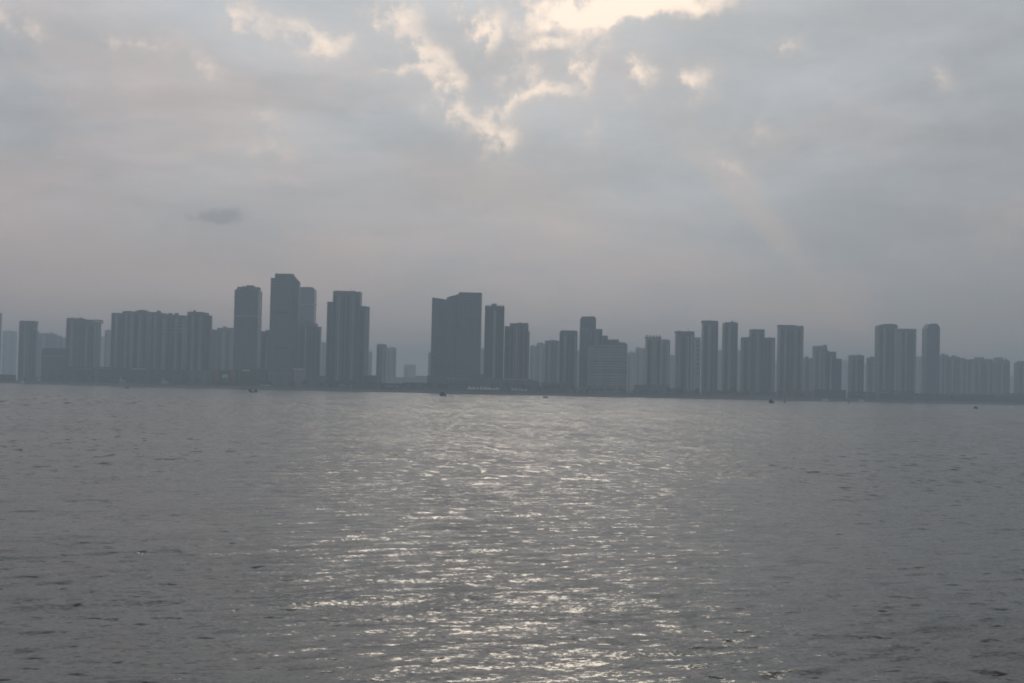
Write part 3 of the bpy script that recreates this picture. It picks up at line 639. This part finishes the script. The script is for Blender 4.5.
# ------------------------------------------------------------------ trees on the promenade
def make_tree(label, seed, lm, h=9.0):
    r_ = random.Random(seed)
    root = empty('waterfront_tree', (0, 0, 0), label, 'tree', 'trees lining the far waterfront')
    tk = MB(); tk.tube((0, 0, -.2), (.15, 0, h*.42), .28, .18); 
    for i in range(4):
        a = r_.uniform(0, 6.28); tk.tube((.15, 0, h*.36), (math.cos(a)*h*.2, math.sin(a)*h*.2, h*.66), .13, .05, 5)
    tk.build('trunk', M['bark'], root)
    c = MB(); lobes = [(r_.uniform(-.24, .24)*h, r_.uniform(-.24, .24)*h, r_.uniform(.42, .82)*h, r_.uniform(.13, .23)*h) for _ in range(9)]
    for lx, ly, lz, lr in lobes:
        for _ in range(60):
            v = Vector((r_.gauss(0, 1), r_.gauss(0, 1), r_.gauss(0, 1))).normalized() * lr * r_.uniform(.55, 1.08)
            p = Vector((lx, ly, lz)) + v; s_ = r_.uniform(.16, .34)
            a = Vector((r_.gauss(0, 1), r_.gauss(0, 1), r_.gauss(0, 1))).normalized(); b_ = a.orthogonal().normalized()
            k = len(c.v); c.v += [tuple(p + a*s_ + b_*s_*.6), tuple(p - a*s_ + b_*s_*.6), tuple(p - a*s_ - b_*s_*.6), tuple(p + a*s_ - b_*s_*.6)]
            c.f.append((k, k+1, k+2, k+3))
    c.build('crown', M[lm], root)
    return root
TL = ['dark leafy tree among the unbroken row of trees along the far waterfront'] * 4
protos = [make_tree(TL[i], 40 + i, 'leafa' if i % 2 else 'leafb', 8.5 + i * .8) for i in range(4)]
used = [False] * 4
px = -30.0
while px < 1055:
    k = random.randrange(4); dens = 1.0
    py = base_py(px); Y = depthY(px, 0, -12 + random.uniform(-3, 3)); X = wx_at(px, py, Y)
    sc = random.uniform(.55, 1.2); rz = random.uniform(0, 6.28)
    if not used[k]:
        protos[k].location = (X, Y, GZ); protos[k].rotation_euler.z = rz; protos[k].scale = (sc,) * 3; used[k] = True
    else: copy_tree(protos[k], (X, Y, GZ), rz, sc)
    px += random.choice((2.6, 3.4, 4.2, 5.4, 8.0, 11.0))

# ------------------------------------------------------------------ boats
def hull_mesh(Ln, B, D, rise, name, m_, root):
    q = MB(); ns = 11
    for i in range(ns):
        t = i / (ns - 1) * 2 - 1
        w = B / 2 * (1 - abs(t) ** 2.6) * (1 if t > 0 else 1) + .05
        sh = D + rise * abs(t) ** 2.2; kz = -.25 + (.35 + rise * .5) * max(0, abs(t) - .75) * 2
        x = t * Ln / 2
        q.v += [(x, -w, sh), (x, -w * .7, kz + .1), (x, 0, kz), (x, w * .7, kz + .1), (x, w, sh), (x, w * .85, sh - .05), (x, 0, max(kz + .3, sh - .55)), (x, -w * .85, sh - .05)]
    for i in range(ns - 1):
        for j in range(8):
            a = i * 8 + j; b_ = i * 8 + (j + 1) % 8; q.f.append((a, b_, b_ + 8, a + 8))
    q.f.append(tuple(range(8))); q.f.append(tuple((ns - 1) * 8 + i for i in reversed(range(8))))
    return q.build(name, m_, root)
def boat(px, py, Lpx, kind, label, rz=0, hullmat='hull'):
    r = ray(px, py); t = -H / r[2]; X, Y = r[0] * t, r[1] * t
    if Y > shoreY(X) - 25 or r[2] >= 0: Y = shoreY(X) - 40; X = Y * r[0] / r[1]
    Ln = Lpx * Y / F; root = empty('boat', (X, Y, 0), label, 'boat', None, rz)
    if kind == 'sampan':
        hull_mesh(Ln, Ln * .26, .75, 1.3, 'hull', M[hullmat], root)
        MB().box(-Ln*.46, -Ln*.24, -.8, .8, .8, 2.4).build('cabin', M['hull'], root)
        MB().box(Ln*.26, Ln*.42, -.6, .6, .9, 2.2).build('engine_box', M['hull'], root)
    elif kind == 'barge':
        hull_mesh(Ln, Ln * .28, 1.3, .5, 'hull', M[hullmat], root)
        MB().box(-Ln*.40, Ln*.18, -.9, .9, 1.0, 2.8).box(-Ln*.43, Ln*.21, -1.1, 1.1, 2.8, 2.95).build('cabin', M['hull'], root)
        MB().box(Ln*.3, Ln*.4, -.5, .5, 1.2, 1.9).build('hatch', M['whitep'], root)
    elif kind == 'cruiser':
        hull_mesh(Ln, Ln * .3, 1.5, .9, 'hull', M['whitep'], root)
        MB().prism([(-Ln*.32, 2.4), (-Ln*.26, 4.2), (Ln*.08, 4.2), (Ln*.24, 2.4)], -1.4, 1.4, 1.2).build('cabin', M['whitep'], root)
        MB().box(-Ln*.24, Ln*.06, -1.45, -1.38, 2.6, 3.6).build('window', M['shade'], root)
    else:
        hull_mesh(Ln, Ln * .32, .6, .5, 'hull', M[hullmat], root)
        MB().box(-Ln*.2, Ln*.12, -.5, .5, .5, 1.5).build('cabin', M['hull'], root)
        MB().box(-Ln*.48, -Ln*.42, -.25, .25, .4, 1.6).build('outboard_motor', M['hull'], root)
    return root
boat(253, 392.3, 8.4, 'sampan', 'dark boat raised at both ends below the glass tower with boxy roof houses')
boat(127, 388.5, 4.2, 'skiff', 'small dark boat below the rounded block of the broad cluster')
boat(443, 396.0, 6.6, 'barge', 'flat dark boat with a low cabin below the big glass block')
boat(545.5, 398.0, 5.6, 'skiff', 'small dark boat just right of the curved-roof podium')
boat(771.5, 403.2, 5.2, 'barge', 'small dark boat below the right end of the symmetrical block')
boat(975.8, 408.5, 4.2, 'skiff', 'small dark boat off the long terminal at the right')
boat(22, 384.0, 5, 'cruiser', 'pale moored boat at the quay near the left edge')
boat(825, 400.6, 8.6, 'cruiser', 'larger white moored boat below the ragged-crowned tower')
boat(861, 401.6, 6.6, 'cruiser', 'smaller white moored boat below the free-standing dark tower')
boat(156, 385.6, 5, 'cruiser', 'small pale moored boat left of the right spired pavilion')
boat(206, 386.8, 7, 'cruiser', 'pale moored boat below the right end of the broad cluster')
def marker(px, py, hpx, label):
    r = ray(px, py); t = -H / r[2]; X, Y = r[0] * t, r[1] * t; h = hpx * Y / F
    root = empty('channel_marker', (X, Y, 0), label, 'channel marker')
    MB().tube((0, 0, -.5), (0, 0, .7), 1.0, .9, 10).build('float', M['hull'], root)
    MB().tube((0, 0, .7), (0, 0, h * .8), .35, .2, 8).build('post', M['hull'], root)
    MB().tube((0, 0, h * .72), (0, 0, h), .7, .1, 8).build('top_cone', M['hull'], root)
marker(784.6, 403.2, 4.4, 'thin dark channel marker right of the small boat below the wide winged tower')
marker(848.6, 403.8, 3.2, 'thin dark channel marker between the two white moored boats')

# ------------------------------------------------------------------ haze
hz = MB().box(-4300, 4300, -60, 6300, -1.2, max(TOPZ[0] + 6, 60)).build('haze', None)
hz['kind'] = 'stuff'
hm = bpy.data.materials.new('haze'); hm.use_nodes = True; ht = hm.node_tree; ht.nodes.clear(); q = N(ht)
pv = q.new('ShaderNodeVolumePrincipled'); pv.inputs['Color'].default_value = (0.76, 0.89, 1.0, 1); pv.inputs['Density'].default_value = 4.2e-4
pv.inputs['Anisotropy'].default_value = 0.02
hm.cycles.volume_sampling = 'DISTANCE'
oo = q.new('ShaderNodeOutputMaterial'); ht.links.new(pv.outputs[0], oo.inputs['Volume'])
hz.data.materials.append(hm)
print('TOPZ', TOPZ[0], 'objects', len(bpy.data.objects))
